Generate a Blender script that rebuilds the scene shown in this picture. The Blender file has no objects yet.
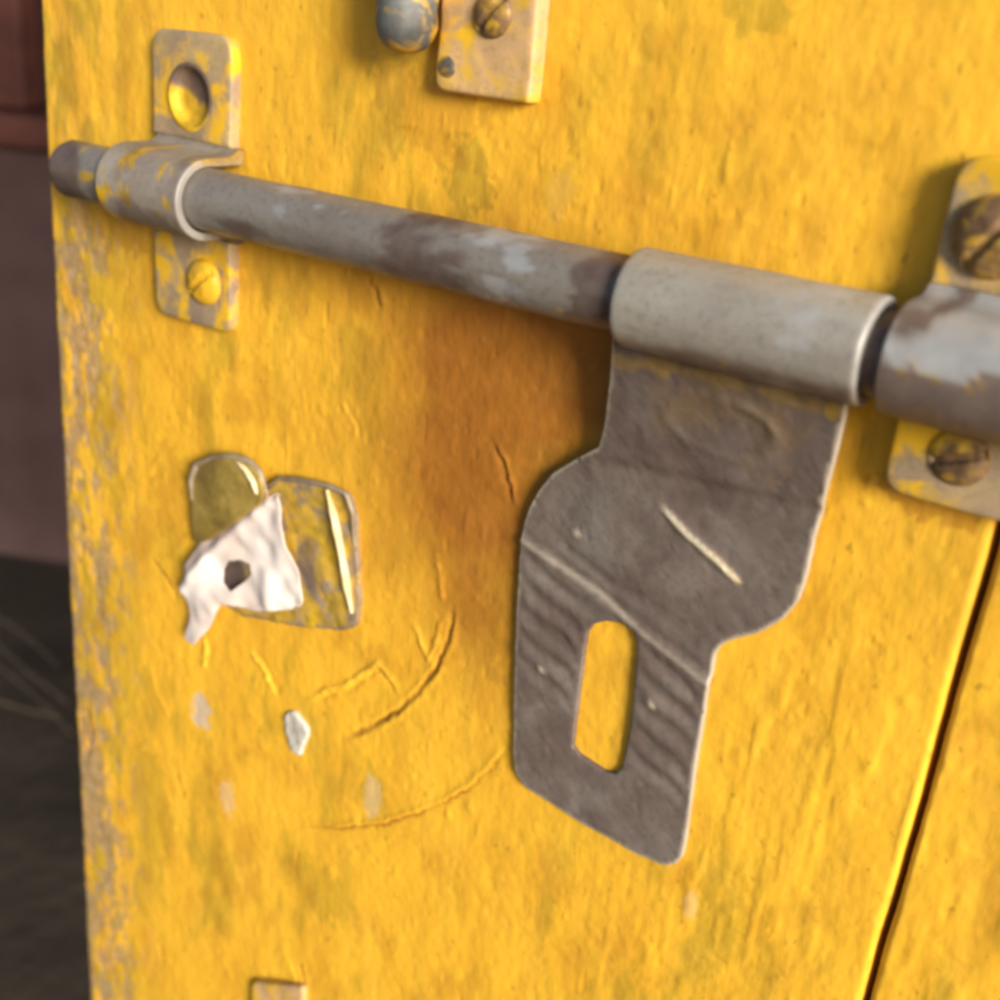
import bpy, bmesh, math
import numpy as np
from mathutils import Matrix, Vector
from mathutils.geometry import delaunay_2d_cdt

# ------------------------------------------------------------------ camera
sc = bpy.context.scene
FPX = 1181.537                       # focal length in px of a 1000 px frame
EX = np.array([0.80360295, 0.29654696, -0.51602539])   # door right / in / up in lens axes
EY = np.array([0.58760852, -0.25758866, 0.76704909])
EZ = np.array([0.09454378, -0.91962383, -0.38125253])
M = np.array([EX, EY, EZ])
CAM = -M @ np.array([0, 0, .25])
cam_d = bpy.data.cameras.new('camera')
cam = bpy.data.objects.new('camera', cam_d)
sc.collection.objects.link(cam)
xa, ya, za = M @ np.array([1, 0, 0]), M @ np.array([0, -1, 0]), M @ np.array([0, 0, -1])
cam.matrix_world = Matrix(((xa[0], ya[0], za[0], CAM[0]), (xa[1], ya[1], za[1], CAM[1]),
                           (xa[2], ya[2], za[2], CAM[2]), (0, 0, 0, 1)))
cam_d.sensor_width = 36
cam_d.lens = 36 * FPX / 1000
cam_d.clip_start = .005
cam_d.clip_end = 100
cam_d.dof.use_dof = True
cam_d.dof.focus_distance = .236
cam_d.dof.aperture_fstop = cam_d.lens / 3.2
sc.camera = cam
sc.cycles.pixel_filter_type = 'BLACKMAN_HARRIS'
sc.cycles.filter_width = 3.4         # soft phone lens

# ------------------------------------------------------------------ light
SUN = np.array([.83, -.42, .28]); SUN /= np.linalg.norm(SUN)
EL = math.asin(SUN[2]); AZ = math.atan2(SUN[0], SUN[1])
w = bpy.data.worlds.new('World'); sc.world = w; w.use_nodes = True
nt = w.node_tree
sky = nt.nodes.new('ShaderNodeTexSky'); sky.sky_type = 'NISHITA'
sky.sun_disc = False; sky.sun_elevation = EL; sky.sun_rotation = AZ
bg = nt.nodes['Background']; bg.inputs['Strength'].default_value = .09
nt.links.new(sky.outputs[0], bg.inputs[0])
sd = bpy.data.lights.new('sun', 'SUN'); sd.energy = 5.0; sd.angle = math.radians(20); sd.color = (1, .93, .80)
so = bpy.data.objects.new('sun', sd); sc.collection.objects.link(so)
so.rotation_euler = Vector(SUN).to_track_quat('Z', 'Y').to_euler()
so.location = (1, -1, 1)
sc.view_settings.view_transform = 'Standard'
sc.view_settings.look = 'None'
sc.view_settings.exposure = .40
sc.view_settings.gamma = 1

# ------------------------------------------------------------------ helpers
MM = .001
def P(px, py, h=0.0):
    """spot (X, Z) in mm on the door plane raised by h mm, read off the photograph"""
    d = M @ np.array([(px - 500) / FPX, (py - 500) / FPX, 1])
    t = (-h * MM - CAM[1]) / d[1]
    p = CAM + t * d
    return np.array([p[0], p[2]]) / MM
def PF(px, py, hf):
    h = 5.
    for _ in range(12):
        q = P(px, py, h); h = float(hf(q[0], q[1]))
    return q
def PP(pts, h=0.0):
    return np.array([PF(*p, h) if callable(h) else P(*p, h) for p in pts])
_tab = np.random.RandomState(7).rand(256, 256).astype(np.float32)
def noise(x, y, seed=0):
    x = x + seed * 17.31; y = y + seed * 9.77
    xi = np.floor(x).astype(int); yi = np.floor(y).astype(int)
    fx = x - xi; fy = y - yi
    fx = fx * fx * (3 - 2 * fx); fy = fy * fy * (3 - 2 * fy)
    g = lambda a, b: _tab[a & 255, b & 255]
    return ((g(xi, yi) * (1 - fx) + g(xi + 1, yi) * fx) * (1 - fy) +
            (g(xi, yi + 1) * (1 - fx) + g(xi + 1, yi + 1) * fx) * fy)
def fbm(x, y, seed=0, o=4):
    s = 0; a = .5; n = 0
    for k in range(o):
        s = s + a * noise(x * 2 ** k, y * 2 ** k, seed + k * 3); n += a; a *= .55
    return s / n
def sstep(a, b, x):
    t = np.clip((x - a) / (b - a), 0, 1); return t * t * (3 - 2 * t)
def polydist(x, y, pts):
    """distance, signed side and run along a polyline"""
    best = np.full(x.shape, 1e9); sgn = np.zeros(x.shape); run = np.zeros(x.shape)
    n = len(pts) - 1
    for i in range(n):
        a = pts[i]; b = pts[i + 1]; d = b - a; L = np.hypot(*d) + 1e-9
        t = np.clip(((x - a[0]) * d[0] + (y - a[1]) * d[1]) / L ** 2, 0, 1)
        dx = x - a[0] - t * d[0]; dy = y - a[1] - t * d[1]
        ds = np.hypot(dx, dy); m = ds < best
        best = np.where(m, ds, best)
        sgn = np.where(m, np.sign(d[0] * dy - d[1] * dx), sgn)
        run = np.where(m, (i + t) / n, run)
    return best, sgn, run
def inside(x, y, poly):
    r = np.zeros(np.shape(x), bool); n = len(poly)
    for i in range(n):
        a = poly[i]; b = poly[(i + 1) % n]
        if a[1] == b[1]: continue
        c = (a[1] > y) != (b[1] > y)
        r ^= c & (x < (b[0] - a[0]) * (y - a[1]) / (b[1] - a[1]) + a[0])
    return r
def link(o, parent=None):
    sc.collection.objects.link(o)
    if parent: o.parent = parent
    return o
def thing(name, label, cat, group=None):
    o = link(bpy.data.objects.new(name, None)); o.empty_display_size = .01
    return tag(o, label, cat, group)
def tag(o, label, cat, group=None):
    o['label'] = label; o['category'] = cat
    if group: o['group'] = group
    return o
def mesh_obj(name, verts, faces, mat, parent=None, smooth=40, bevel=0, attr=None):
    me = bpy.data.meshes.new(name)
    me.from_pydata([tuple(v) for v in verts], [], faces)
    me.materials.append(mat)
    if attr is not None:
        ca = me.attributes.new('mask', 'FLOAT_COLOR', 'POINT')
        ca.data.foreach_set('color', np.asarray(attr, np.float32).ravel())
    bm = bmesh.new(); bm.from_mesh(me); bmesh.ops.recalc_face_normals(bm, faces=bm.faces); bm.to_mesh(me); bm.free()
    if smooth:
        me.shade_smooth()
        me.set_sharp_from_angle(angle=math.radians(smooth))
    o = link(bpy.data.objects.new(name, me), parent)
    if bevel:
        m = o.modifiers.new('edge', 'BEVEL'); m.width = bevel * MM; m.segments = 3; m.limit_method = 'ANGLE'
        m.angle_limit = math.radians(50)
    return o
def W(x, h, z):            # door coordinates in mm to world
    return (x * MM, -h * MM, z * MM)
def round_poly(pts, r, seg=6):
    """corner-rounded closed polygon; r one radius or one per corner"""
    pts = np.asarray(pts, float); n = len(pts); out = []
    rr = [r] * n if np.isscalar(r) else r
    for i in range(n):
        a, b, c = pts[i - 1], pts[i], pts[(i + 1) % n]
        u = (a - b); lu = np.hypot(*u); v = (c - b); lv = np.hypot(*v)
        k = min(rr[i], lu * .48, lv * .48)
        if k < .05: out.append(b); continue
        p0 = b + u / lu * k; p1 = b + v / lv * k
        for t in np.linspace(0, 1, seg + 1):
            out.append((1 - t) ** 2 * p0 + 2 * t * (1 - t) * b + t * t * p1)
    return np.array(out)
def resample(poly, s, closed=True):
    p = np.vstack([poly, poly[:1]]) if closed else np.asarray(poly)
    d = np.r_[0, np.cumsum(np.hypot(*(np.diff(p, axis=0)).T))]
    n = max(8, int(d[-1] / s)); t = np.linspace(0, d[-1], n, endpoint=not closed)
    return np.c_[np.interp(t, d, p[:, 0]), np.interp(t, d, p[:, 1])]
def area(p):
    return .5 * np.sum(p[:, 0] * np.roll(p[:, 1], -1) - p[:, 1] * np.roll(p[:, 0], -1))
def inset(p, k):
    d = np.roll(p, -1, 0) - np.roll(p, 1, 0)
    d /= np.hypot(d[:, 0], d[:, 1])[:, None] + 1e-9
    n = np.c_[-d[:, 1], d[:, 0]]
    return p + n * k
def sheet(name, outline, holes, hf, thick, mat, parent=None, bev=.4, s=1.0, maskf=None, jag=0, seed=1):
    """a piece of sheet metal or paper: front follows hf(x,z), real thickness, rounded rims, real holes"""
    rings = []
    for k, poly in enumerate([outline] + list(holes)):
        p = resample(np.asarray(poly, float), s * .7)
        if area(p) < 0: p = p[::-1]
        if k: p = p[::-1]
        if jag:
            p = p + (np.c_[fbm(p[:, 0] * .5, p[:, 1] * .5, seed), fbm(p[:, 0] * .5, p[:, 1] * .5, seed + 5)] - .5) * jag
        rings.append(p)
    pts = []; drop = []; edges = []; rim = []
    for p in rings:
        for k, (off, dr) in enumerate(((0, bev), (bev * .3, bev * .3), (bev, 0))):
            q = inset(p, off); b0 = len(pts); n = len(q)
            pts += list(q); drop += [dr] * n
            edges += [(b0 + i, b0 + (i + 1) % n) for i in range(n)]
            if k == 0: rim.append((b0, n))
    xs = np.arange(rings[0][:, 0].min(), rings[0][:, 0].max(), s)
    zs = np.arange(rings[0][:, 1].min(), rings[0][:, 1].max(), s)
    gx, gz = np.meshgrid(xs, zs); gx = gx.ravel() + .01; gz = gz.ravel() + .013
    ok = inside(gx, gz, rings[0])
    for p in rings[1:]: ok &= ~inside(gx, gz, p)
    gx, gz = gx[ok], gz[ok]
    dm = np.full(gx.shape, 1e9)
    for p in rings:
        dd = np.min(np.hypot(gx[:, None] - p[None, :, 0], gz[:, None] - p[None, :, 1]), axis=1); dm = np.minimum(dm, dd)
    ok = dm > bev + .45 * s
    pts += list(np.c_[gx[ok], gz[ok]]); drop += [0] * int(ok.sum())
    res = delaunay_2d_cdt([Vector((float(a), float(b))) for a, b in pts], edges, [], 0, 1e-5)
    V = np.array([tuple(v) for v in res[0]]); F = np.array([f for f in res[2] if len(f) == 3])
    org = res[3]; dr = np.array([drop[o[0]] if o else 0 for o in org])
    c = V[F].mean(1)
    keep = inside(c[:, 0], c[:, 1], rings[0])
    for p in rings[1:]: keep &= ~inside(c[:, 0], c[:, 1], p)
    F = F[keep]
    back = {}
    for i, o in enumerate(org):
        for q in o: back[q] = i
    h = hf(V[:, 0], V[:, 1]); n = len(V)
    verts = [W(V[i, 0], h[i] - dr[i], V[i, 1]) for i in range(n)] + [W(V[i, 0], h[i] - thick, V[i, 1]) for i in range(n)]
    faces = [tuple(int(a) for a in f) for f in F] + [tuple(int(a) + n for a in f[::-1]) for f in F]
    for b0, m in rim:
        for i in range(m):
            a = back[b0 + i]; b = back[b0 + (i + 1) % m]
            if a != b: faces.append((a, b, b + n, a + n))
    at = None
    if maskf is not None:
        mk = maskf(V[:, 0], V[:, 1]); at = np.vstack([mk, mk])
    return mesh_obj(name, verts, faces, mat, parent, 50, 0, at)
def tube(name, x0, x1, ro, ri, hc, zc, mat, parent, n=64, cham=.5, wob=0., seed=0, maskf=None):
    """round bar (ri=0) or open sleeve along X, chamfered ends, slightly uneven skin"""
    prof = [(x0, max(ri, 0.01))] if ri else [(x0, .01)]
    prof += [(x0, ro - cham), (x0 + cham * .3, ro - cham * .3), (x0 + cham, ro)]
    m = max(2, int((x1 - x0) / .8))
    prof += [(x, ro) for x in np.linspace(x0 + cham, x1 - cham, m)[1:-1]]
    prof += [(x1 - cham, ro), (x1 - cham * .3, ro - cham * .3), (x1, ro - cham), (x1, max(ri, .01))]
    if ri: prof += [(x1 - .6, ri - .0), (x0 + .6, ri - .0)]
    v = []; f = []; mx = []; ma = []
    k = len(prof)
    for x, r in prof:
        for j in range(n):
            a = 2 * math.pi * j / n
            rr = r; mx.append(x); ma.append(a)
            if wob and r > .9 * ro: rr = r + wob * (float(fbm(np.array(x * .12), np.array(j * 16 / n), seed)) - .5)
            v.append(W(x, hc + rr * math.cos(a), zc + .0108 * x + rr * math.sin(a)))
    last = k if ri else k - 1
    for i in range(last):
        for j in range(n):
            a = i * n + j; b = i * n + (j + 1) % n; c = ((i + 1) % k) * n + (j + 1) % n; d = ((i + 1) % k) * n + j
            f.append((a, b, c, d))
    if not ri:
        f.append(tuple(range(n))); f.append(tuple((k - 1) * n + j for j in range(n)))
    return mesh_obj(name, v, f, mat, parent, 45, 0, None if maskf is None else maskf(np.array(mx), np.array(ma)))
def extrude_x(name, prof, x0, x1, mat, parent, bevel=.5, cuts=24, maskf=None):
    n = len(prof); v = []; f = []
    xs = np.linspace(x0, x1, cuts + 1)
    for x in xs:
        v += [W(x, h, z) for h, z in prof]
    for i in range(cuts):
        for j in range(n):
            f.append((i * n + j, i * n + (j + 1) % n, (i + 1) * n + (j + 1) % n, (i + 1) * n + j))
    # end caps as quads between the outer and inner path
    half = n // 2
    for b in (0, cuts * n):
        for j in range(half - 1):
            f.append((b + j, b + j + 1, b + n - 2 - j, b + n - 1 - j))
    at = None
    if maskf is not None:
        X = np.repeat(xs, n); Hh = np.tile([p[0] for p in prof], cuts + 1); Zz = np.tile([p[1] for p in prof], cuts + 1)
        at = maskf(X, Hh, Zz)
    return mesh_obj(name, v, f, mat, parent, 45, bevel, at)
def screw(name, x, z, base, r, hgt, mat, parent, slot=.9, ang=.6):
    """domed screw head with a driver slot"""
    v = []; f = []; N = 40; R = 14
    for i in range(R + 1):
        t = i / R
        for j in range(N):
            a = 2 * math.pi * j / N; rr = r * t
            px, pz = rr * math.cos(a), rr * math.sin(a)
            h = hgt * math.sqrt(max(0, 1 - t ** 2.6)) * (.93 + .14 * float(noise(np.array(px * .5), np.array(pz * .5), 3)))
            u = abs(px * math.sin(ang) - pz * math.cos(ang))
            if slot: h -= .9 * max(0, 1 - (u / slot) ** 4) * (1 if t < .86 else 0)
            v.append(W(x + px, base + max(h, 0), z + pz))
    for j in range(N):
        a = 2 * math.pi * j / N; v.append(W(x + r * math.cos(a), base - .5, z + r * math.sin(a)))
    for i in range(R + 1):
        for j in range(N):
            f.append((i * N + j, i * N + (j + 1) % N, (i + 1) * N + (j + 1) % N, (i + 1) * N + j))
    return mesh_obj(name, v, f, mat, parent, 60)

# ------------------------------------------------------------------ materials
class N:
    def __init__(s, name):
        s.m = bpy.data.materials.new(name); s.m.use_nodes = True; s.t = s.m.node_tree
        s.b = s.t.nodes['Principled BSDF']; s.co = s.t.nodes.new('ShaderNodeTexCoord').outputs['Object']
    def lk(s, a, b): s.t.links.new(a, b)
    def noise(s, scale, detail=4, rough=.55, stretch=None, dist=0):
        n = s.t.nodes.new('ShaderNodeTexNoise'); n.inputs['Scale'].default_value = scale
        n.inputs['Detail'].default_value = detail; n.inputs['Roughness'].default_value = rough
        n.inputs['Distortion'].default_value = dist
        c = s.co
        if stretch:
            mp = s.t.nodes.new('ShaderNodeMapping'); mp.inputs['Scale'].default_value = stretch
            s.lk(s.co, mp.inputs[0]); c = mp.outputs[0]
        s.lk(c, n.inputs['Vector']); return n.outputs['Fac']
    def ramp(s, fac, stops):
        r = s.t.nodes.new('ShaderNodeValToRGB'); e = r.color_ramp.elements
        while len(e) < len(stops): e.new(.5)
        for k, (p, c) in enumerate(stops):
            e[k].position = p; e[k].color = (*c, 1) if not np.isscalar(c) else (c, c, c, 1)
        s.lk(fac, r.inputs[0]); return r.outputs[0]
    def mix(s, fac, a, b, mode='MIX'):
        n = s.t.nodes.new('ShaderNodeMix'); n.data_type = 'RGBA'; n.blend_type = mode
        for v, i in ((fac, 0), (a, 6), (b, 7)):
            if hasattr(v, 'is_linked'): s.lk(v, n.inputs[i])
            elif i == 0: n.inputs[0].default_value = v
            else: n.inputs[i].default_value = (*v, 1)
        return n.outputs[2]
    def math(s, op, a, b=0.):
        n = s.t.nodes.new('ShaderNodeMath'); n.operation = op; n.use_clamp = False
        for v, i in ((a, 0), (b, 1)):
            if hasattr(v, 'is_linked'): s.lk(v, n.inputs[i])
            else: n.inputs[i].default_value = v
        return n.outputs[0]
    def mask(s):
        a = s.t.nodes.new('ShaderNodeAttribute'); a.attribute_name = 'mask'
        r = s.t.nodes.new('ShaderNodeSeparateColor'); s.lk(a.outputs['Color'], r.inputs[0])
        return r.outputs[0], r.outputs[1], r.outputs[2], a.outputs['Alpha']
    def bump(s, h, dist, strength=1.):
        n = s.t.nodes.new('ShaderNodeBump'); n.inputs['Distance'].default_value = dist
        n.inputs['Strength'].default_value = strength; s.lk(h, n.inputs['Height'])
        s.lk(n.outputs[0], s.b.inputs['Normal'])
    def done(s, col=None, rough=.6, metal=0., spec=.5):
        for v, k in ((col, 'Base Color'), (rough, 'Roughness'), (metal, 'Metallic')):
            if v is None: continue
            if hasattr(v, 'is_linked'): s.lk(v, s.b.inputs[k])
            elif k == 'Base Color': s.b.inputs[k].default_value = (*v, 1)
            else: s.b.inputs[k].default_value = v
        s.b.inputs['Specular IOR Level'].default_value = spec
        return s.m

YEL = [(.25, (.64, .328, .026)), (.42, (.76, .408, .030)), (.6, (.84, .470, .034)), (.78, (.83, .415, .040))]
def paint_door():
    n = N('yellow_paint')
    wear, olive, rust_shade, wht = n.mask()
    col = n.ramp(n.noise(55, 5, .6, (1, 1, .45)), YEL)
    fine = n.noise(420, 3, .6, (1.6, 1, .4))
    col = n.mix(n.ramp(fine, [(.3, .16), (.55, 0)]), col, (.55, .30, .02))
    col = n.mix(n.ramp(n.noise(520, 3, .5, (1, 1, .6)), [(.64, 0.), (.72, .6)]), col, (.34, .185, .02))
    col = n.mix(n.ramp(n.noise(150, 3, .5, (1, 1, .12)), [(.5, 0.), (.75, .3)]), col, (.88, .53, .06))
    ol = n.ramp(n.noise(160, 4, .65, (1.5, 1, .6)), [(.35, (.30, .20, .02)), (.7, (.52, .36, .03))])
    col = n.mix(n.math('MULTIPLY', olive, .8), col, ol)
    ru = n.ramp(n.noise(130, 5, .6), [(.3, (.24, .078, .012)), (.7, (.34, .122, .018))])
    col = n.mix(rust_shade, col, ru)  # rust marks and the painted shade share this brown
    wc = n.ramp(n.noise(300, 5, .7), [(.3, (.16, .10, .065)), (.5, (.32, .22, .14)), (.7, (.42, .33, .26))])
    col = n.mix(wear, col, wc)
    col = n.mix(wht, col, (.62, .56, .50))
    n.bump(n.math('ADD', n.noise(700, 4, .65, (1.5, 1, .5)), n.math('MULTIPLY', n.noise(190, 3, .5), 1.5)), .0002, .5)
    return n.done(col, n.ramp(n.noise(90, 3), [(.3, .42), (.7, .62)]), 0, .32)
def steel(name, cols, spots=.0, spotcol=(.72, .42, .02), metal=.35, rough=(.42, .66), masked=False, sc_=70, stretch=None, bump=.00012, pale=((.50, .44, .34), (.60, .53, .42))):
    n = N(name)
    k = len(cols)
    col = n.ramp(n.noise(sc_, 6, .62, stretch, .4), [(.28 + .44 * i / (k - 1), c) for i, c in enumerate(cols)])
    col = n.mix(n.ramp(n.noise(650, 4, .7), [(.36, .30), (.5, 0)]), col, tuple(c * .6 for c in cols[0]))
    met = metal
    if spots:
        sp = n.ramp(n.noise(105, 4, .55, None, .6), [(1 - spots - .07, 0.), (1 - spots + .06, 1.)])
        col = n.mix(sp, col, spotcol)
    if masked:
        a, b, c, d = n.mask()
        col = n.mix(a, col, n.ramp(n.noise(260, 4, .6), [(.3, (.30, .20, .02)), (.65, (.70, .42, .02))]))
        col = n.mix(b, col, n.ramp(n.noise(220, 4, .6), [(.3, (.085, .055, .048)), (.7, (.15, .105, .095))]))
        col = n.mix(c, col, n.ramp(n.noise(120, 4, .6), [(.3, pale[0]), (.7, pale[1])]))
    n.bump(n.noise(430, 5, .7), bump, .7)
    return n.done(col, n.ramp(n.noise(150, 4), [(.3, rough[0]), (.7, rough[1])]), met, .4)
DOOR = paint_door()
GREY = [(.085, .068, .064), (.20, .175, .158), (.26, .235, .215), (.29, .285, .295)]
ROD = steel('worn_steel_rod', [(.16, .135, .125), (.22, .195, .18), (.27, .25, .23), (.30, .29, .285)], 0, metal=.35, rough=(.34, .55), sc_=30, stretch=(.4, 1, 1), masked=True, pale=((.30, .31, .34), (.42, .43, .46)))
SLEEVE = steel('worn_steel_sleeve', [(.22, .19, .17), (.31, .285, .255), (.37, .35, .315), (.38, .375, .36)], 0, metal=.25, rough=(.36, .56), sc_=35, stretch=(.5, 1, 1), masked=True, pale=((.34, .35, .38), (.46, .47, .50)))
HASP = steel('rusty_steel_plate', [(.12, .085, .074), (.165, .128, .112), (.20, .165, .148), (.23, .205, .19)], 0, metal=.2, masked=True, sc_=60)
BRACK = steel('painted_bracket_steel', [(.22, .165, .12), (.34, .25, .16), (.50, .36, .15)], .43, metal=.1, sc_=48)
LOOPM = steel('worn_strap_steel', [(.20, .16, .14), (.29, .25, .215), (.37, .33, .285)], .05, metal=.25, sc_=40, masked=True, pale=((.28, .285, .30), (.40, .40, .41)))
PLATE = steel('painted_plate_steel', [(.16, .12, .09), (.34, .25, .16), (.42, .32, .22)], .42, (.70, .42, .02), metal=.1, sc_=75, masked=True)
TAN = steel('tan_painted_steel', [(.34, .21, .12), (.56, .36, .18), (.66, .42, .14)], .46, (.70, .42, .02), metal=.05, sc_=75)
BLUE = steel('blue_grey_steel', [(.06, .05, .045), (.10, .10, .10), (.20, .22, .225)], .47, metal=.3, sc_=60)
YSCREW = steel('yellow_painted_screw', [(.42, .25, .02), (.66, .38, .02), (.78, .46, .02)], .22, (.16, .10, .06), metal=0, sc_=160)
DSCREW = steel('brown_screw', [(.09, .05, .03), (.17, .10, .05), (.42, .25, .04)], .42, (.66, .40, .03), metal=.15, sc_=140)
def flat(name, cols, scale=60, rough=.7, bump=.0002, stretch=None, metal=0):
    n = N(name); k = len(cols)
    n_col = n.ramp(n.noise(scale, 5, .6, stretch), [(.3 + .4 * i / (k - 1), c) for i, c in enumerate(cols)])
    n.bump(n.noise(scale * 5, 4, .6), bump, .8)
    return n.done(n_col, rough, metal, .3)
def paper():
    n = N('torn_white_paper'); a, b, c, d = n.mask()
    col = n.ramp(n.noise(60, 4, .6), [(.3, (.62, .50, .46)), (.5, (.74, .66, .63)), (.68, (.80, .75, .74))])
    col = n.mix(a, col, (.70, .50, .42)); col = n.mix(b, col, (.66, .55, .49))
    n.bump(n.noise(600, 4, .6), .00006, .6)
    return n.done(col, .75, 0, .3)
PAPER = paper()
PLASTER = flat('plaster_spot', [(.34, .30, .26), (.55, .52, .48), (.62, .60, .57)], 200, .85, .0003)
BARE = flat('bright_bare_edge', [(.55, .38, .14), (.72, .58, .34), (.80, .70, .50)], 180, .45, .0001)

# ------------------------------------------------------------------ background behind the door
def box(name, lo, hi, mat, parent=None, bevel=.004):
    x0, y0, z0 = lo; x1, y1, z1 = hi
    v = [(x, y, z) for x in (x0, x1) for y in (y0, y1) for z in (z0, z1)]
    f = [(0, 1, 3, 2), (4, 6, 7, 5), (0, 4, 5, 1), (2, 3, 7, 6), (0, 2, 6, 4), (1, 5, 7, 3)]
    o = mesh_obj(name, v, f, mat, parent, 30)
    if bevel:
        m = o.modifiers.new('edge', 'BEVEL'); m.width = bevel; m.segments = 3
    return o
MAROON = flat('maroon_plaster', [(.058, .031, .030), (.075, .042, .042), (.095, .056, .055)], 9, .75, .002)
DARKRED = flat('dark_red_wood', [(.045, .016, .014), (.085, .028, .022), (.11, .04, .032)], 14, .6, .001, (.3, 1, 1))
BLACKWOOD = flat('dark_brown_recess', [(.018, .006, .005), (.03, .010, .009), (.04, .014, .012)], 12, .7, .001)
EARTH = flat('dark_olive_ground', [(.026, .019, .012), (.042, .030, .02), (.062, .044, .03)], 10, .9, .004)
CLAY = flat('brown_earth', [(.06, .04, .03), (.08, .055, .042), (.1, .07, .055)], 12, .9, .004)
STRAW = flat('dry_straw', [(.20, .15, .10), (.32, .25, .18)], 40, .6, .0001)
def bgz(py, Y, px=20):
    d = M @ np.array([(px - 500) / FPX, (py - 500) / FPX, 1]); t = (Y - CAM[1]) / d[1]; return CAM + t * d
WY = .50
zt = bgz(150, WY)[2]; zl = bgz(116, WY)[2]; zf = bgz(556, WY)[2]
piv = bgz(556, WY)
TURN = Matrix.Translation(tuple(piv)) @ Matrix.Rotation(math.radians(28), 4, 'Z') @ Matrix.Translation(tuple(-piv))   # the wall runs off at an angle
o = box('wall_back', (-1.6, WY, zf - .3), (.3, WY + .2, zt), MAROON); o['kind'] = 'structure'
o = box('ground', (-3, .045, zf - .1), (2.5, 1.6, zf), EARTH, bevel=0); o['kind'] = 'structure'
o = box('path', (-3, -1.5, zf - .135), (2.5, .044, zf - .035), CLAY, bevel=0); o['kind'] = 'structure'
led = tag(box('wall_ledge', (-1.6, WY - .02, zt + .001), (.3, WY + .2, zl), DARKRED), 'dark red wooden rail along the top of the maroon wall', 'rail')
o = box('wall_recess', (-1.6, WY + .05, zl + .001), (.3, WY + .2, zl + .8), BLACKWOOD); o['kind'] = 'structure'
d = TURN.inverted().to_3x3() @ Vector(M @ np.array([(17 - 500) / FPX, (60 - 500) / FPX, 1]))
c0 = TURN.inverted() @ Vector(CAM); pst = c0 + d * ((WY + .01 - c0.y) / d.y)
tag(box('post', (pst[0] - .05, WY + .01, zl + .002), (pst[0] + .004, WY + .049, zl + .8), DARKRED), 'dark red upright post standing on the wall rail', 'post')
for o in [x for x in sc.objects if x.name in ('wall_back', 'wall_ledge', 'wall_recess', 'post')]: o.data.transform(TURN)
rs = np.random.RandomState(3)
for k, (a, b) in enumerate((((-60, 585), (66, 700)), ((-40, 640), (72, 735)), ((-70, 668), (60, 716)), ((-20, 610), (58, 668)))):
    pts = []
    for t in np.linspace(0, 1, 7):
        px = a[0] + (b[0] - a[0]) * t; py = a[1] + (b[1] - a[1]) * t - 8 * math.sin(t * 3) * (k % 2 * 2 - 1)
        d = M @ np.array([(px - 500) / FPX, (py - 500) / FPX, 1]); tt = (zf + .0006 - CAM[2]) / d[2]
        pts.append(CAM + tt * d)
    r = .0005; v = []; f = []
    for i, q in enumerate(pts):
        d = pts[min(i + 1, 6)] - pts[max(i - 1, 0)]; d /= np.linalg.norm(d)
        sdv = np.cross(d, (0, 0, 1)); sdv /= np.linalg.norm(sdv); up = np.cross(sdv, d)
        for j in range(6):
            an = j * math.pi / 3; v.append(q + r * (math.cos(an) * sdv + math.sin(an) * up))
    for i in range(6):
        for j in range(6): f.append((i * 6 + j, i * 6 + (j + 1) % 6, i * 6 + 6 + (j + 1) % 6, i * 6 + 6 + j))
    f += [tuple(range(6)), tuple(range(36, 42))]
    tag(mesh_obj('straw_stem', v, f, STRAW), 'thin pale straw stem lying on the dark ground behind the door', 'straw', 'straw stems on the dark ground')

# ------------------------------------------------------------------ door
door = thing('door', 'old yellow painted plank door, chipped and scratched, carrying a rusty sliding bolt', 'door')
RIDGES = [  # polyline in px, amp, width, lip amp, lip side, lip width
    ([(452, 608), (449, 635), (438, 665), (420, 690), (396, 712), (368, 728), (345, 737)], -1.0, 1.0, .55, 1, .9),
    ([(509, 746), (492, 768), (470, 788), (446, 802), (418, 813), (380, 825), (340, 828), (300, 827)], -.55, .7, .55, -1, .9),
    ([(412, 620), (420, 640), (428, 660), (436, 640), (442, 618)], .55, .9, 0, 1, 1),
    ([(312, 698), (326, 690), (345, 686), (362, 674), (378, 664), (390, 676), (398, 692)], .7, 1.0, -.6, -1, .8),
    ([(250, 652), (262, 664), (270, 680), (276, 696)], .7, .9, -.4, 1, .8),
    ([(205, 636), (206, 650), (203, 668)], .7, 1.0, -.2, 1, .8),
    ([(438, 560), (440, 580), (442, 602)], .35, .9, 0, 1, 1),
    ([(494, 440), (505, 462), (512, 488), (516, 505)], .5, .8, -.5, -1, .9),
    ([(448, 636), (428, 676), (404, 700)], .35, .9, 0, 1, 1),
    ([(300, 962), (304, 985), (303, 1010)], -.9, .9, .5, 1, 1),
    ([(286, 955), (294, 975), (296, 990)], .5, .9, 0, 1, 1),
    ([(152, 560), (166, 578), (178, 600)], -.6, .9, .3, 1, .9),
    ([(176, 770), (180, 785), (184, 800)], -.4, .8, .2, 1, .8),
    ([(150, 660), (155, 690), (170, 720)], .25, 1.0, 0, 1, 1),
    ([(88, 700), (92, 730), (88, 760)], -.5, 1.2, .3, 1, 1),
    ([(160, 945), (164, 962)], -.7, 1.4, .3, 1, 1),
    ([(66, 450), (72, 470), (70, 490)], -.4, 1.0, .3, 1, 1),
    ([(340, 400), (352, 420), (358, 440)], .2, .8, -.2, 1, .8),
    ([(368, 275), (376, 292), (380, 310)], -.35, .9, .25, 1, .9),
]
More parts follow.
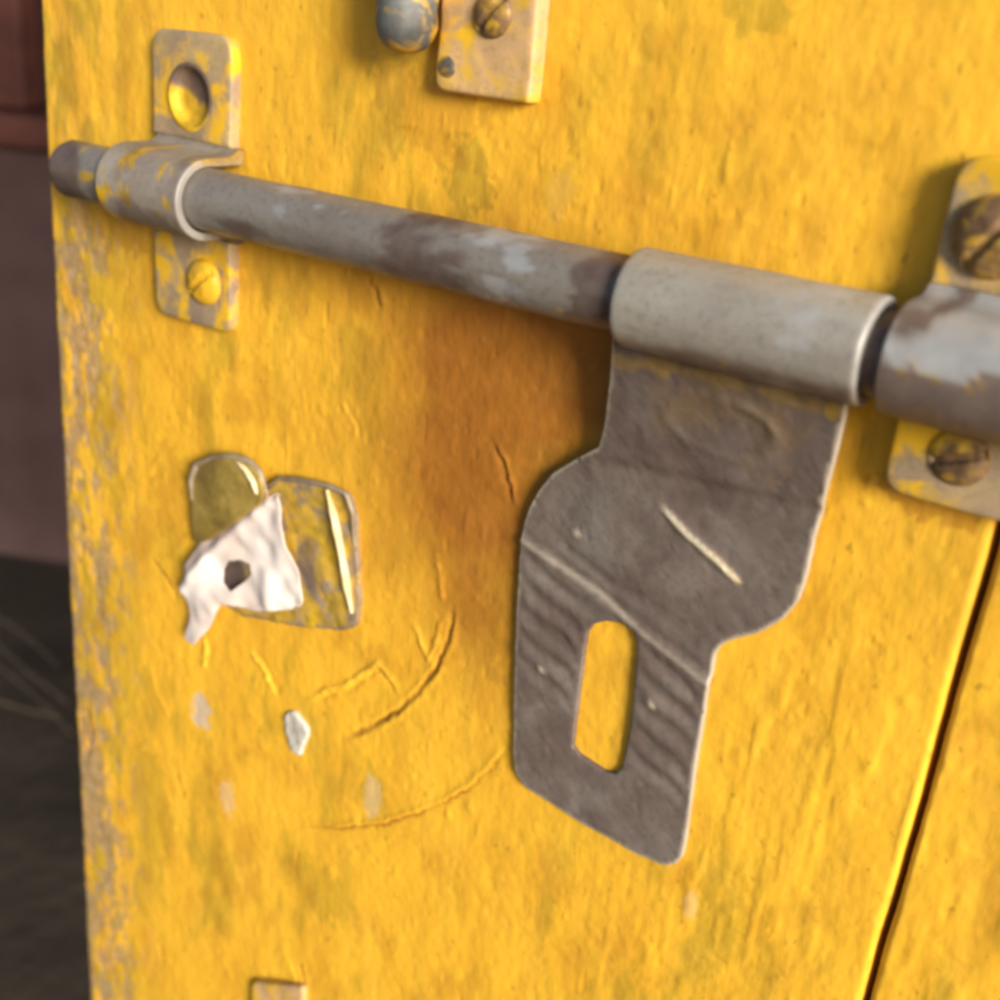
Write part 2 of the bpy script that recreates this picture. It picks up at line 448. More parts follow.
LUMPS = [(660, 790, 1.2, .5), (618, 745, 1.4, .5), (958, 850, 1.6, .55), (740, 755, 1.4, .45), (322, 410, 1.1, .4),
         (308, 408, .9, -.5), (870, 765, 1.4, .5), (690, 905, 1.6, .4), (762, 695, 1.9, -.5), (800, 740, 1.4, -.4),
         (470, 805, 1.2, .6), (448, 815, 1.0, .6), (570, 470, 1.2, .4), (350, 545, 1.0, .3), (850, 640, 1.5, .35),
         (855, 615, 1.6, .35), (730, 175, 1.6, .3), (690, 240, 1.6, -.4), (800, 235, 1.4, -.3), (120, 470, 1.2, .35),
         (380, 410, 1.2, .3), (330, 870, 1.6, .4), (480, 900, 1.6, -.35), (560, 960, 1.8, -.35), (520, 840, 1.6, -.35),
         (612, 880, 1.8, -.35), (640, 955, 1.6, -.4), (745, 870, 1.3, .4), (905, 700, 1.3, .35), (985, 720, 1.5, .3)]
def blob(x, z, cx, cz, rx, rz, seed, rough=.8):
    d = np.hypot((x - cx) / rx, (z - cz) / rz) + (fbm(x * .5, z * .35, seed, 3) - .5) * rough * 1.6
    return 1 - sstep(.75, 1.05, d)
def door_surface(X, Z):
    """height (mm) and wear and painted-shade masks of the painted boards"""
    scr = np.zeros(X.shape)
    h = (fbm(X * .035, Z * .02, 1) - .5) * .8
    h += (fbm(X * .33, Z * .05, 2, 3) - .5) * .12
    h += (fbm(X * .16, Z * .12, 3, 3) - .5) * .2
    streak = sstep(.0, 1, np.clip((X - 20) / 40, 0, 1)) * sstep(0, 1, np.clip((10 - Z) / 30, 0, 1))
    h += streak * (sstep(.5, .72, fbm(X * .28, Z * .06, 9, 2)) * .18 + (noise(X * .9, Z * .11, 12) - .5) * .06)
    n1 = noise(X * .42, Z * .33, 21); h += sstep(.86, .99, n1) * .13
    n2 = noise(X * .36, Z * .22, 25); h -= sstep(.87, .99, n2) * .15
    h += (fbm(X * .6, Z * .5, 27, 2) - .5) * .16
    for pts, a, wd, la, ls, lw in RIDGES:
        q = PP(pts); m = (X > q[:, 0].min() - 5) & (X < q[:, 0].max() + 5) & (Z > q[:, 1].min() - 5) & (Z < q[:, 1].max() + 5)
        if not m.any(): continue
        xx = X[m] + (fbm(X[m] * .5, Z[m] * .5, 31) - .5) * 1.4; zz = Z[m] + (fbm(X[m] * .5, Z[m] * .5, 37) - .5) * 1.4
        d, s, r = polydist(xx, zz, q)
        amp = (.35 + 1.1 * noise(r * 9 + a * 7, r * 0 + 3., 5)) * np.clip(np.minimum(r, 1 - r) * 8, .15, 1)
        wd = wd * .72; a = a * .8; la = la * .7; h[m] += amp * a * np.exp(-(d / wd) ** 2); scr[m] = np.maximum(scr[m], (a < 0) * (1 - sstep(wd * .5, wd * 1.1, d)) * np.clip(amp, 0, 1) * .8)
        if la: h[m] += amp * la * np.exp(-((d * s * ls - 1.5 * wd) / lw) ** 2)
    for px, py, r, a in LUMPS:
        c = P(px, py); m = (abs(X - c[0]) < 5) & (abs(Z - c[1]) < 5)
        if m.any(): h[m] += .45 * a * np.exp(-(((X[m] - c[0]) / r) ** 2 + ((Z[m] - c[1]) / (r * 1.3)) ** 2) ** 1.3)
    # --- wear on the outer stile, following its edge
    e = X + 153.7
    edge = (1 - sstep(4, 30, e)) * (.35 + .65 * sstep(60, -30, Z))
    wv = fbm(X * .30, Z * .14, 41, 4) + .35 * (fbm(X * .9, Z * .5, 45, 3) - .5)
    wear = sstep(.48, .68, wv + edge * .16 - .02 + .5 * (noise(X * 1.1, Z * .9, 49) - .5) * .3)
    wear = np.maximum(wear, .75 * sstep(.58, .66, wv + .2 * (1 - sstep(0, 6, e)) - .02) * sstep(70, 10, Z))
    wear *= sstep(42, 12, e) * .75 * (.12 + .88 * sstep(62, 25, Z))
    olive = sstep(.50, .74, fbm(X * .13, Z * .05, 51, 5)) * (.2 + .5 * sstep(.4, .65, fbm(X * .015, Z * .012, 55, 2)))
    olive = np.maximum(olive, sstep(.44, .62, fbm(X * .20, Z * .06, 53, 3)) * sstep(50, 12, e) * .9)
    for px, py, rx, rz, a in ((468, 175, 6, 9, .85), (398, 132, 2.6, 5, .7), (765, 10, 7, 5, .7), (475, 440, 7, 7, .5), (372, 790, 5, 8, .6),
                              (120, 640, 9, 22, .6), (640, 125, 3, 8, .35), (555, 190, 5, 7, .35), (320, 890, 14, 10, .55), (150, 810, 10, 26, .6),
                              (545, 460, 4, 4, .7), (735, 175, 5, 6, .3), (110, 380, 6, 15, .55), (500, 610, 4, 18, .55)):
        c = P(px, py); olive = np.maximum(olive, a * blob(X, Z, c[0], c[1], rx, rz, px % 13))
    rust_shade = sstep(.52, .8, fbm(X * .09, Z * .06, 61, 5)) * .3
    for px, py, rx, rz, a in ((440, 118, 12, 9, .35), (400, 95, 8, 8, .3), (500, 520, 14, 20, .3),
                              (690, 230, 2, 3, .25), (735, 215, 3, 4, .2), (930, 500, 9, 4, .5), (120, 220, 20, 9, .35), (300, 280, 24, 9, .3),
                              (440, 550, 14, 20, .25), (890, 150, 6, 8, .12), (370, 280, 3, 5, .4), (170, 500, 8, 16, .3), (450, 640, 3, 7, .5)):
        c = P(px, py); rust_shade = np.maximum(rust_shade, a * blob(X, Z, c[0], c[1], rx, rz, px % 17, .9))
    c = P(200, 712); g = blob(X, Z, c[0], c[1], 4.4, 6.2, 5)
    wht = g * .55; wear = np.maximum(wear, g * .5)
    for px, py, rx, rz, a in ((228, 800, 3, 6, .3), (372, 795, 3, 6, .28), (560, 195, 3, 5, .05), (690, 905, 2, 4, .2)):
        c = P(px, py); wht = np.maximum(wht, a * blob(X, Z, c[0], c[1], rx, rz, 3))
    soft_shade = 0 * X; nn = fbm(X * .09, Z * .07, 67, 4) - .5  # soft brown shade beside the hasp and below the rod, painted in
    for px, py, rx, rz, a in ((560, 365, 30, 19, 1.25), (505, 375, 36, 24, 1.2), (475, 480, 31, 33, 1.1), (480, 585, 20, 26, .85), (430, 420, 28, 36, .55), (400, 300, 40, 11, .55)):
        c = P(px, py); soft_shade = np.maximum(soft_shade, a * np.exp(-(((X - c[0]) / rx) ** 2 + ((Z - c[1]) / rz) ** 2) * (1 + 1.6 * nn)))
    rust_shade = np.maximum(np.maximum(rust_shade, np.clip(soft_shade * (1 + .8 * nn), 0, .92)), scr)
    h -= wear * .2
    return h, np.stack([wear, olive, rust_shade, wht], -1)
def plank(name, x0, x1, dx, dz, z0, z1, step, label, thick=32, wob=.35):
    xs = [np.arange(x0, dx, step)] if dx < x1 else [np.arange(x0, x1 - step * .5, step)]
    if dx < x1: xs.append(np.arange(dx, x1, 15.))
    xs = np.append(np.concatenate(xs), x1)
    # extra rows at rounded long edges
    xs = np.unique(np.concatenate([xs, x0 + np.array([.12, .3, .55, .9, 1.3]), x1 - np.array([.12, .3, .55, .9, 1.3])]))
    zs = np.unique(np.concatenate([np.arange(z0, dz[0], 20.), np.arange(dz[0], dz[1], step), np.arange(dz[1], z1, 20.), [z1]]))
    X, Z = np.meshgrid(xs, zs); sh = X.shape
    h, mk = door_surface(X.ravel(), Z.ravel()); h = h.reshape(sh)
    el = X - x0; er = x1 - X
    R = 1.4
    for d in (el, er):
        t = np.clip(1 - d / R, 0, 1); h = h - R * (1 - np.sqrt(1 - t ** 2 + 1e-9)) * .9
    # the long edges were planed by hand: let them wander a little
    wobx = (fbm(Z * .05, Z * 0 + 1.5, 71, 4) - .5) * wob * 2.4
    X = X + wobx * np.exp(-np.minimum(el, er) / 3)
    n = X.size; r, c = sh
    front = np.stack([X.ravel() * MM, -h.ravel() * MM, Z.ravel() * MM], -1)
    idx = np.arange(n).reshape(sh)
    q = np.stack([idx[:-1, :-1], idx[:-1, 1:], idx[1:, 1:], idx[1:, :-1]], -1).reshape(-1, 4)
    # board body behind the face
    per = np.concatenate([idx[0, :], idx[1:, -1], idx[-1, -2::-1], idx[-2:0:-1, 0]])
    bk = front[per].copy(); bk[:, 1] = thick * MM
    m = len(per); bi = n + np.arange(m)
    side = np.stack([per, bi, np.roll(bi, -1), np.roll(per, -1)], -1)
    V = np.vstack([front, bk]); Q = np.vstack([q, side])
    me = bpy.data.meshes.new(name)
    cap = n + np.array([0, c - 1, c - 1 + r - 1, c - 1 + r - 1 + c - 1])
    # back face: ring fan as one n-gon
    nl = len(Q) * 4 + m
    me.vertices.add(len(V)); me.vertices.foreach_set('co', V.ravel())
    me.loops.add(nl); me.loops.foreach_set('vertex_index', np.concatenate([Q.ravel(), bi[::-1]]).astype(np.int32))
    me.polygons.add(len(Q) + 1)
    me.polygons.foreach_set('loop_start', np.append(np.arange(len(Q)) * 4, len(Q) * 4).astype(np.int32))
    me.update(calc_edges=True); me.validate()
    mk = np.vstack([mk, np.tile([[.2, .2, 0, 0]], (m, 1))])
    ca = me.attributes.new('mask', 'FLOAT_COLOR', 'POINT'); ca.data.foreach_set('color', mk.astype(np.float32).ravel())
    me.shade_smooth(); me.set_sharp_from_angle(angle=math.radians(60))
    me.materials.append(DOOR)
    o = link(bpy.data.objects.new(name, me), door)
    if label: o['label'] = label
    return o
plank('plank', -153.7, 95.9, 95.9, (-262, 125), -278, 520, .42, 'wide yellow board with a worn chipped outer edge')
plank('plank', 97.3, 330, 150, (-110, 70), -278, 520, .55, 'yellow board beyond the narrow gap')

# plaster blob stuck on the paint
c = P(298, 732); ol = [(c[0] + 3.9 * math.cos(a) * (1 + .2 * math.sin(3 * a)), c[1] + 6.6 * math.sin(a) * (1 + .12 * math.cos(2 * a + 1))) for a in np.linspace(0, 2 * math.pi, 30, endpoint=False)]
tag(sheet('plaster_spot', ol, [], lambda x, z: .9 + .9 * (fbm(x * .5, z * .5, 77, 3) - .3), 1.6, PLASTER, None, .5, .7, None, .9),
    'small grey white plaster spot stuck below the torn paper', 'plaster spot')

# ------------------------------------------------------------------ guide brackets
RZ, RH = 51.35, 11.6                    # bolt axis above the door
def u_profile(ri, ro, base, axis_h, zc, foot=1.6):
    """outer then inner path of a strap bent over the bolt"""
    out = [(base - .2, zc + ro + foot), (base + 1.0, zc + ro + foot * .35), (base + 3.0, zc + ro)]
    inn = [(base - 2.4, zc + ro + foot), (base - 1.6, zc + ri), (base + 1.0, zc + ri)]
    for a in np.linspace(90, -90, 25):
        t = math.radians(a)
        out.append((axis_h + ro * math.cos(t), zc + ro * math.sin(t)))
        inn.append((axis_h + ri * math.cos(t), zc + ri * math.sin(t)))
    out += [(base + 3.0, zc - ro), (base + 1.0, zc - ro - foot * .35), (base - .2, zc - ro - foot)]
    inn += [(base + 1.0, zc - ri), (base - 1.6, zc - ri), (base - 2.4, zc - ro - foot)]
    return out + inn[::-1]
def loop_mask(x0, x1, zc, base):
    def mf(x, h, z):
        n = fbm(x * .12 + zc, z * .12, 23, 4); n2 = fbm(x * .3, z * .3 + zc, 27, 4)
        if base > 4:        # the bracket by the hasp: dark brown steel with a pale worn patch on top
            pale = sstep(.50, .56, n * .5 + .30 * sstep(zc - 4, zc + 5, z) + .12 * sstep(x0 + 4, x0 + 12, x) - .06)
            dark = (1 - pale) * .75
            yel = sstep(.66, .70, n2 + .2 * np.exp(-(((x - x0 - 14) / 3) ** 2 + ((z - zc - 1) / 2.5) ** 2)))
        else:
            pale = .5 * np.exp(-((x - x1) / .5) ** 2) * (h > 13); dark = sstep(.5, .7, n + .25 * sstep(zc, zc - 7, z) - .05) * .6  # pale rim paints sunlight on the strap's right end
            yel = sstep(.62, .70, n2 + .35 * np.exp(-(((x - x0 - 1) / 2.5) ** 2 + ((z - zc + 3) / 2.5) ** 2)))
        return np.stack([yel, dark * (1 - pale), pale, 0 * x], -1)
    return mf
def ring(cx, cz, r, n=28):
    return [(cx + r * math.cos(a), cz + r * math.sin(a)) for a in np.linspace(0, 2 * math.pi, n, endpoint=False)]
def bracket(label, x0, x1, zt, zb, holes, screws, lx0, lx1, mat, mats, RZ, base=3.0, tilt=0.):
    t = thing('guide_bracket', label, 'bracket', 'guide brackets that hold the sliding bolt')
    hf = lambda x, z: base + .25 * np.sin(x * .2 + z * .1)
    up = round_poly([(x0, RZ + 10.6), (x1, RZ + 10.6), (x1 + tilt, zt + .5), (x0 + tilt, zt)], [0, 0, 5, 5])
    lo = round_poly([(x0, zb), (x1, zb + .6), (x1, RZ - 10.6), (x0, RZ - 10.6)], [4, 2.5, 0, 0])
    hu = [h for h in holes if h[1] > RZ]; hl = [h for h in holes if h[1] < RZ]
    sheet('mounting_tab', up, [ring(*h) for h in hu], hf, 2.9, mat, t, .6, 1.2)
    sheet('mounting_tab', lo, [ring(*h) for h in hl], hf, 2.9, mat, t, .6, 1.2)
    extrude_x('strap_loop', u_profile(7.15, 9.05, base, RH, RZ), lx0, lx1, mats, t, .45, 24, loop_mask(lx0, lx1, RZ, base))
    for x, z, r, hh, m, ang in screws: screw('screw', x, z, base - .3, r, hh, m, t, .8, ang)
    return t
hc = P(190, 97, 3); lc = P(204, 282, 3)
lb = bracket('left-hand strap bracket by the chipped door edge, its upper screw hole empty', -107.6, -80.6, 84.2, 17.4,
             [(hc[0], hc[1], 7.0)], [(lc[0], lc[1], 5.6, 2.6, YSCREW, .7)], -106, -78, BRACK, LOOPM, 50.3)
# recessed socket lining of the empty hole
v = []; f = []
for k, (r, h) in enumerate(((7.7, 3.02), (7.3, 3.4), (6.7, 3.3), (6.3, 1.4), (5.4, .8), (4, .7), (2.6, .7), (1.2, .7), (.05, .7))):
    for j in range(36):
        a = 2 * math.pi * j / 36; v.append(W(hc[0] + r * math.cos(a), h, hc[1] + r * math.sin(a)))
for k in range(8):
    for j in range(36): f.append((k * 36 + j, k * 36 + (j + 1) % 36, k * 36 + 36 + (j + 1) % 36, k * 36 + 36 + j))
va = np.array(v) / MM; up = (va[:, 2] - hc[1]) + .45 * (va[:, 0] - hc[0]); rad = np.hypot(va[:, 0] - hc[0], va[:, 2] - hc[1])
dk = sstep(-1.5, .6, up + (fbm(va[:, 0] * .5, va[:, 2] * .5, 3) - .5) * 3) * .95  # upper half painted dark as shade on the socket wall
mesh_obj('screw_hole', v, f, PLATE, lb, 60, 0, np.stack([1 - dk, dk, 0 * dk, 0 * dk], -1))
s1 = P(992, 238, 6); s2 = P(948, 466, 6)
bracket('dark-edged strap bracket beside the hasp, both domed screws in place', 78.2, 107, 82.5, 28.5,
        [], [(s1[0], s1[1], 6.4, 3.0, DSCREW, 1.0), (s2[0] + 1, s2[1] + 1.5, 5.0, 2.0, DSCREW, .4)], 77.9, 107.4, BRACK, LOOPM, 52.3, 4.6)

# ------------------------------------------------------------------ sliding bolt with its hasp
bolt = thing('sliding_bolt', 'long rusty steel sliding bolt with a slotted hasp hanging from its sleeve', 'bolt')
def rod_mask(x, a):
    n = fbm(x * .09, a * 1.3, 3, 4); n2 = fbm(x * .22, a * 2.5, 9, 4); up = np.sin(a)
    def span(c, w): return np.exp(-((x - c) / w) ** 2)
    dark = sstep(.45, .62, n * .55 + .42 * span(-14, 16) + .5 * span(27, 6) + .7 * span(-125, 9) + .6 * span(77, 5) + .15 * span(-60, 8) - .12 * up)  # brown patches, plus shade painted on the rod tip and sleeve gap
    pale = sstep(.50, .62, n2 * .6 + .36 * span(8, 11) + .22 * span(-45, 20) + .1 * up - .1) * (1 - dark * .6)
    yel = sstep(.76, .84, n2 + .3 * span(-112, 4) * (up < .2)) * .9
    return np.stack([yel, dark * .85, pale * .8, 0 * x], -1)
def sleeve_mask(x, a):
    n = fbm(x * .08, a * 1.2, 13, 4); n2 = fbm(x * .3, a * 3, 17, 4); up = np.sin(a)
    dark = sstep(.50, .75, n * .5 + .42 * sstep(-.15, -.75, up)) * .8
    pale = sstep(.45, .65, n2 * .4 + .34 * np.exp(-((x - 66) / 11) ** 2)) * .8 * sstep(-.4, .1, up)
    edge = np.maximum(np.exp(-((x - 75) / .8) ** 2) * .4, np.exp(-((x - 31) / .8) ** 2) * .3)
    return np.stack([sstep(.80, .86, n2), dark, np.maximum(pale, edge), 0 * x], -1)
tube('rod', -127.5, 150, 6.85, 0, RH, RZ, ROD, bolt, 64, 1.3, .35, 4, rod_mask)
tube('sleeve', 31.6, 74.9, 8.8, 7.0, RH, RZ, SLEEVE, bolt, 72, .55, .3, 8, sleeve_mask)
def hasp_h(x, z):                       # neck stands off, tongue nearly touches the door
    z = np.asarray(z, float); return np.interp(z, [-62, -10, 5, 14, 22, 42, 60], [1.7, 2.0, 2.3, 3.0, 4.5, 9.4, 9.4])
HO = [(613, 338), (609, 380), (604, 425), (598, 447), (575, 459), (552, 473), (538, 490), (528, 508), (521, 530), (518, 560), (515, 612), (513, 689),
      (512, 752), (514, 773), (524, 788), (586, 828), (638, 857), (662, 867), (674, 866), (681, 858), (685, 840), (694, 770), (706, 695), (714, 655),
      (720, 646), (730, 641), (758, 634), (782, 620), (797, 602), (806, 575), (813, 540), (824, 500), (836, 455), (848, 405), (855, 372)]
HS = [(586, 633), (592, 625), (604, 622), (621, 624), (632, 632), (636, 645), (633, 690), (628, 735), (621, 768), (614, 775), (603, 773),
      (578, 757), (571, 748), (573, 728), (578, 690), (583, 650)]
ho = resample(PP(HO, hasp_h), .8); hs = PP(HS, hasp_h)
top = ho[:, 1] > 41; ho[top, 1] += 4      # tuck the root up inside the sleeve
cr = PP([(520, 540), (600, 594), (645, 637), (722, 697)], hasp_h)
em = PP([(657, 500), (690, 535), (720, 562), (736, 580)], hasp_h)
em2 = PP([(566, 548), (610, 585), (650, 602), (700, 592), (736, 581)], hasp_h)
nb = PP([(596, 462), (680, 478), (760, 498), (826, 514)], hasp_h)
st = PP([(672, 408), (700, 402), (740, 404), (768, 418), (776, 436), (764, 452)], hasp_h)
dots = PP([(577, 533), (541, 670), (651, 705)], hasp_h)
cd = (cr[-1] - cr[0]) / np.hypot(*(cr[-1] - cr[0]))
def hasp_front(x, z):
    h = hasp_h(x, z)
    d = (x - cr[0][0]) * (-cd[1]) + (z - cr[0][1]) * cd[0]      # across the diagonal press lines, + above
    below = np.clip(-d, 0, None)
    band = sstep(0, 2, below) * (1 - sstep(24, 32, below))
    band = band * sstep(.6, 3.5, np.minimum(polydist(x, z, np.vstack([hs, hs[:1]]))[0], polydist(x, z, np.vstack([ho, ho[:1]]))[0]))
    h = h + band * .3 * np.sin(below * 2 * math.pi / 5.6 + fbm(x * .1, z * .1, 3) * 2.2)
    h = h + .35 * np.exp(-(d / .8) ** 2) - .35 * np.exp(-((d - 2.0) / 1.2) ** 2)
    a, s, r = polydist(x, z, em); h = h + .75 * np.exp(-(a / .75) ** 2) * np.clip(r * 6, 0, 1)
    a, s, r = polydist(x, z, em2); h = h - .40 * np.exp(-(a / 1.3) ** 2)
    a, s, r = polydist(x, z, nb); h = h - .45 * np.exp(-(a / 1.2) ** 2) + np.where(s < 0, -.25, .25) * sstep(0, 1.5, a)
    a, s, r = polydist(x, z, st); h = h + .22 * np.exp(-(a / .8) ** 2)
    for q in dots: h = h + .35 * np.exp(-(np.hypot(x - q[0], z - q[1]) / .8) ** 2)
    q = PF(650, 545, hasp_h); rr = np.hypot((x - q[0]) / 24, (z - q[1]) / 15)
    h = h + .9 * (1 - sstep(.35, 1.0, rr))                       # round pressed bulge
    q = PF(722, 428, hasp_h); rr = np.hypot((x - q[0]) / 11, (z - q[1]) / 5.5)
    h = h + .28 * np.exp(-((rr - 1) / .14) ** 2)                 # faint oval stamp on the neck
    h = h - .10 * sstep(.72, .8, noise((x + z) * .22, (x - z) * 2.2, 33)) - .16 * sstep(.80, .95, noise(x * .9, z * .9, 39))
    return h + (fbm(x * .12, z * .12, 15) - .5) * .7
yl = PP([(616, 360), (680, 368), (740, 384), (800, 398), (815, 402)], hasp_h); yb = PF(833, 410, hasp_h)
def hasp_mask(x, z):
    a, s, r = polydist(x, z, yl); n = fbm(x * .35, z * .35, 19)
    p = (1 - sstep(.6, 1.8, a + (n - .5) * 4)) * .5
    p = np.maximum(p, 1 - sstep(1.2, 2.0, np.hypot(x - yb[0], z - yb[1])))
    a, s, r = polydist(x, z, st); p = np.maximum(p, .18 * (1 - sstep(1, 6, a + (n - .5) * 10)))
    a, s, r = polydist(x, z, em); p = np.maximum(p, .8 * (1 - sstep(.5, 1.2, a)) * sstep(.45, .6, r))
    ru = np.maximum(sstep(.45, .65, fbm(x * .09, z * .09, 29)) * .45, .45 * sstep(8, 32, z))
    a, s, r = polydist(x, z, em); br = (1 - sstep(.4, 1.0, a)) * sstep(.0, .15, r) * .95  # pale line paints a highlight along the ridge
    a, s, r = polydist(x, z, cr); br = np.maximum(br, (1 - sstep(.2, .9, a)) * .35)
    a, s, r = polydist(x, z, np.vstack([ho, ho[:1]])); br = np.maximum(br, (1 - sstep(.25, .7, a)) * .6)  # worn outline, paled further to paint sun on the edges
    for q in dots: br = np.maximum(br, .9 * (1 - sstep(.6, 1.2, np.hypot(x - q[0], z - q[1]))))
    return np.stack([p, ru, br, 0 * x], -1)
sheet('hasp_plate', ho, [hs], hasp_front, 1.3, HASP, bolt, .35, .75, hasp_mask)

# ------------------------------------------------------------------ torn lock plate and paper
lk = thing('lock_plate', 'broken yellow painted lock plate with a bent bright lip under the torn paper', 'lock plate')
LO = PP([(262, 492), (275, 478), (300, 480), (328, 486), (346, 494), (353, 515), (355, 560), (358, 605), (354, 628), (338, 632), (300, 628), (240, 618), (214, 600), (212, 530)], 2)
gp = P(304, 560, 2); gp2 = P(348, 525, 2)
def lk_mask(x, z):
    n = fbm(x * .3, z * .3, 83)
    g = 1 - sstep(3.0, 6.5, np.hypot((x - gp[0]) * 1.3, (z - gp[1]) * .62) + (n - .5) * 7)
    y = (1 - g) * .8 * sstep(.38, .5, n)
    d, s, r = polydist(x, z, LO)
    hp = P(231, 578, 2); dk = 1 - sstep(4, 7, np.hypot(x - hp[0], (z - hp[1]) * .7))  # dark patch paints the shaded hollow behind the paper hole
    rim = 1 - sstep(.5, 1.2, polydist(x, z, np.vstack([LO, LO[:1]]))[0])
    return np.stack([y * (1 - rim), np.maximum(np.maximum(dk, g * .6), rim * .4), 0 * x, 0 * x], -1)
sheet('base_plate', round_poly(LO, 2), [], lambda x, z: 1.5 + (fbm(x * .15, z * .15, 81) - .5) * 1.6, 2.6, PLATE, lk, .5, .8, lk_mask, .8)
TB = PP([(192, 474), (198, 462), (214, 457), (236, 457), (252, 463), (262, 474), (266, 492), (262, 506), (240, 520), (210, 540), (192, 545), (188, 510)], 3)
def tab_h(x, z):
    u = (x - TB[:, 0].min()) / np.ptp(TB[:, 0])
    return 2.4 + 1.8 * np.sin(np.clip(u, 0, 1) * 2.2)
OLV = steel('olive_painted_steel', [(.15, .10, .03), (.33, .23, .05), (.50, .36, .11)], 0, metal=.1, sc_=75)
sheet('curled_tab', round_poly(TB, 2), [], tab_h, 1.0, OLV, lk, .4, .7)
def strip(name, pts_px, h0, r, mat, parent, flat_=.55, n=10):
    q = resample(PP(pts_px, h0), .9, False); v = []; f = []; k = len(q)
    for i, p in enumerate(q):
        d = q[min(i + 1, k - 1)] - q[max(i - 1, 0)]; d = d / np.hypot(*d); sd_ = np.array([-d[1], d[0]])
        t = i / (k - 1); rr = r * (.35 + .65 * min(1, 5 * min(t, 1 - t))) * (.85 + .3 * float(noise(np.array(i * .4), np.array(1.), 3)))
        for j in range(n):
            a = 2 * math.pi * j / n
            v.append(W(p[0] + sd_[0] * rr * math.cos(a), h0 + rr * math.sin(a) / flat_ * .8, p[1] + sd_[1] * rr * math.cos(a)))
    for i in range(k - 1):
        for j in range(n): f.append((i * n + j, i * n + (j + 1) % n, i * n + n + (j + 1) % n, i * n + n + j))
    f += [tuple(range(n)), tuple((k - 1) * n + j for j in range(n))]
    return mesh_obj(name, v, f, mat, parent, 60)
strip('bent_lip', [(327, 490), (333, 512), (340, 545), (346, 580), (352, 613)], 2.2, .8, BARE, lk)
STRIPM = steel('grey_rim_steel', [(.20, .15, .10), (.34, .28, .20), (.45, .38, .28)], 0, metal=.3, sc_=120)
strip('rim', [(192, 500), (191, 480), (197, 464), (214, 457), (234, 456), (250, 461), (260, 471), (266, 488)], 3.0, .7, STRIPM, lk)
strip('rim', [(268, 486), (280, 478), (304, 480), (330, 486), (347, 494), (353, 512), (354, 545)], 2.0, .6, STRIPM, lk)
strip('tab_edge', [(238, 462), (247, 470), (254, 482), (257, 494)], 4.0, .7, BARE, lk)
PO = [(176, 586), (181, 568), (193, 546), (213, 526), (233, 509), (248, 495), (256, 490), (262, 499), (268, 496), (274, 498), (277, 512), (280, 530), (286, 555),
      (291, 575), (295, 605), (290, 613), (270, 614), (246, 614), (228, 607), (216, 606), (205, 628), (192, 646), (180, 642), (184, 618), (182, 602)]
PH = [(218, 572), (224, 563), (235, 561), (245, 566), (245, 577), (236, 586), (226, 594), (218, 584)]
fold = PP([(178, 590), (205, 556), (240, 522), (262, 505)], 5)
def pap_h(x, z):
    d, s, r = polydist(x, z, fold)
    lift = 4.0 + (fbm(x * .12, z * .12, 93, 2) - .5) * 3.4
    return lift - np.where(s > 0, d * .4, d * .05) + .8 * np.exp(-(d / 1.6) ** 2)
def pap_mask(x, z):
    d, s, r = polydist(x, z, fold); n = fbm(x * .25, z * .25, 97)
    pk = sstep(0, 1.5, d) * (s > 0) * .8
    return np.stack([pk, sstep(.55, .75, n) * .5, 0 * x, 0 * x], -1)
tag(sheet('paper_scrap', PP(PO, 4.6), [PP(PH, 4.6)], pap_h, .3, PAPER, None, .1, .7, pap_mask, .35, 6),
    'torn white paper scrap with a small hole, stuck over the lock plate', 'paper scrap')

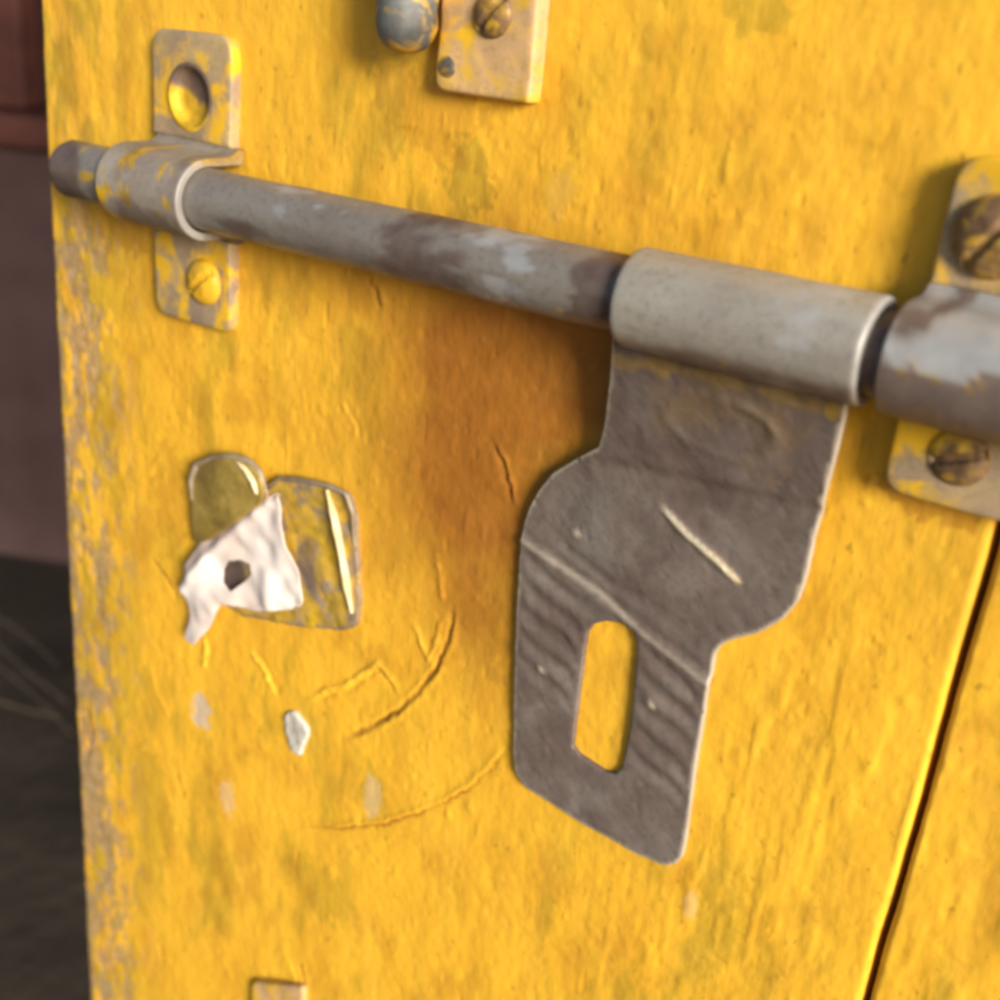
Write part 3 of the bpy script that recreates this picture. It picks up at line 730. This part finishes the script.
# ------------------------------------------------------------------ cut-off hardware at the top of the view
ub = thing('upper_bracket', 'tan and yellow bracket plate higher on the door with a bright edge', 'bracket')
q = PP([(434, 90), (528, 104), (533, 0)], 4)
ux0, ux1, uz0 = q[0][0], q[1][0], (q[0][1] + q[1][1]) / 2
sheet('mounting_plate', round_poly([(ux0, uz0), (ux1, uz0), (ux1, uz0 + 62), (ux0, uz0 + 62)], [2.5, 1, 4, 4]), [],
      lambda x, z: 4 + (fbm(x * .12, z * .12, 5) - .5) * 1.2, 3.9, TAN, ub, .7, 1.2)
s3 = P(490, 14, 5); screw('screw', s3[0], s3[1], 3.7, 4.4, 2.0, DSCREW, ub, .7, .9)
s4 = P(441, 66, 5); screw('rivet', s4[0] + .6, s4[1], 3.5, 2.4, 1.2, BLUE, ub, 0)
hd = thing('pull_handle', 'blue grey round bar of a pull handle hanging beside the upper bracket', 'handle')
c = P(405, 8, 8); v = []; f = []; n = 32
prof = [(-8.0, .1), (-7.8, 1.9), (-7.0, 3.7), (-5.4, 5.0), (-3.0, 5.9), (0, 6.1)] + [(k * 5., 6.1) for k in range(1, 8)]
for dz, r in prof:
    for j in range(n):
        a = 2 * math.pi * j / n; q = r * (1 + .16 * float(noise(np.array(dz * .3), np.array(abs(j - 16) * .35), 6) - .5)); v.append(W(c[0] + q * math.cos(a), 7.4 + q * math.sin(a), c[1] + dz))
for i in range(len(prof) - 1):
    for j in range(n): f.append((i * n + j, i * n + (j + 1) % n, i * n + n + (j + 1) % n, i * n + n + j))
f.append(tuple(range(n))); f.append(tuple((len(prof) - 1) * n + j for j in range(n)))
mesh_obj('grip_bar', v, f, BLUE, hd, 50)
sheet('fixing_plate', round_poly([(c[0] - 9, c[1] + 22), (c[0] + 9, c[1] + 22), (c[0] + 9, c[1] + 40), (c[0] - 9, c[1] + 40)], 3), [], lambda x, z: 2.5 + 0 * x, 2.6, BLUE, hd, .5, 1.5)
# lower bracket whose top just shows
q = PP([(248, 984), (300, 990)], 3)
tag(sheet('lower_bracket', round_poly([(q[0][0], q[0][1] - 40), (q[1][0], q[1][1] - 40), (q[1][0], q[1][1]), (q[0][0], q[0][1])], 2.5), [],
      lambda x, z: 1.7 + (fbm(x * .2, z * .2, 8) - .5) * 1.2, 2.2, TAN, None, .5, 1.2), 'tan rusty bracket plate low on the door, only its top showing', 'bracket')
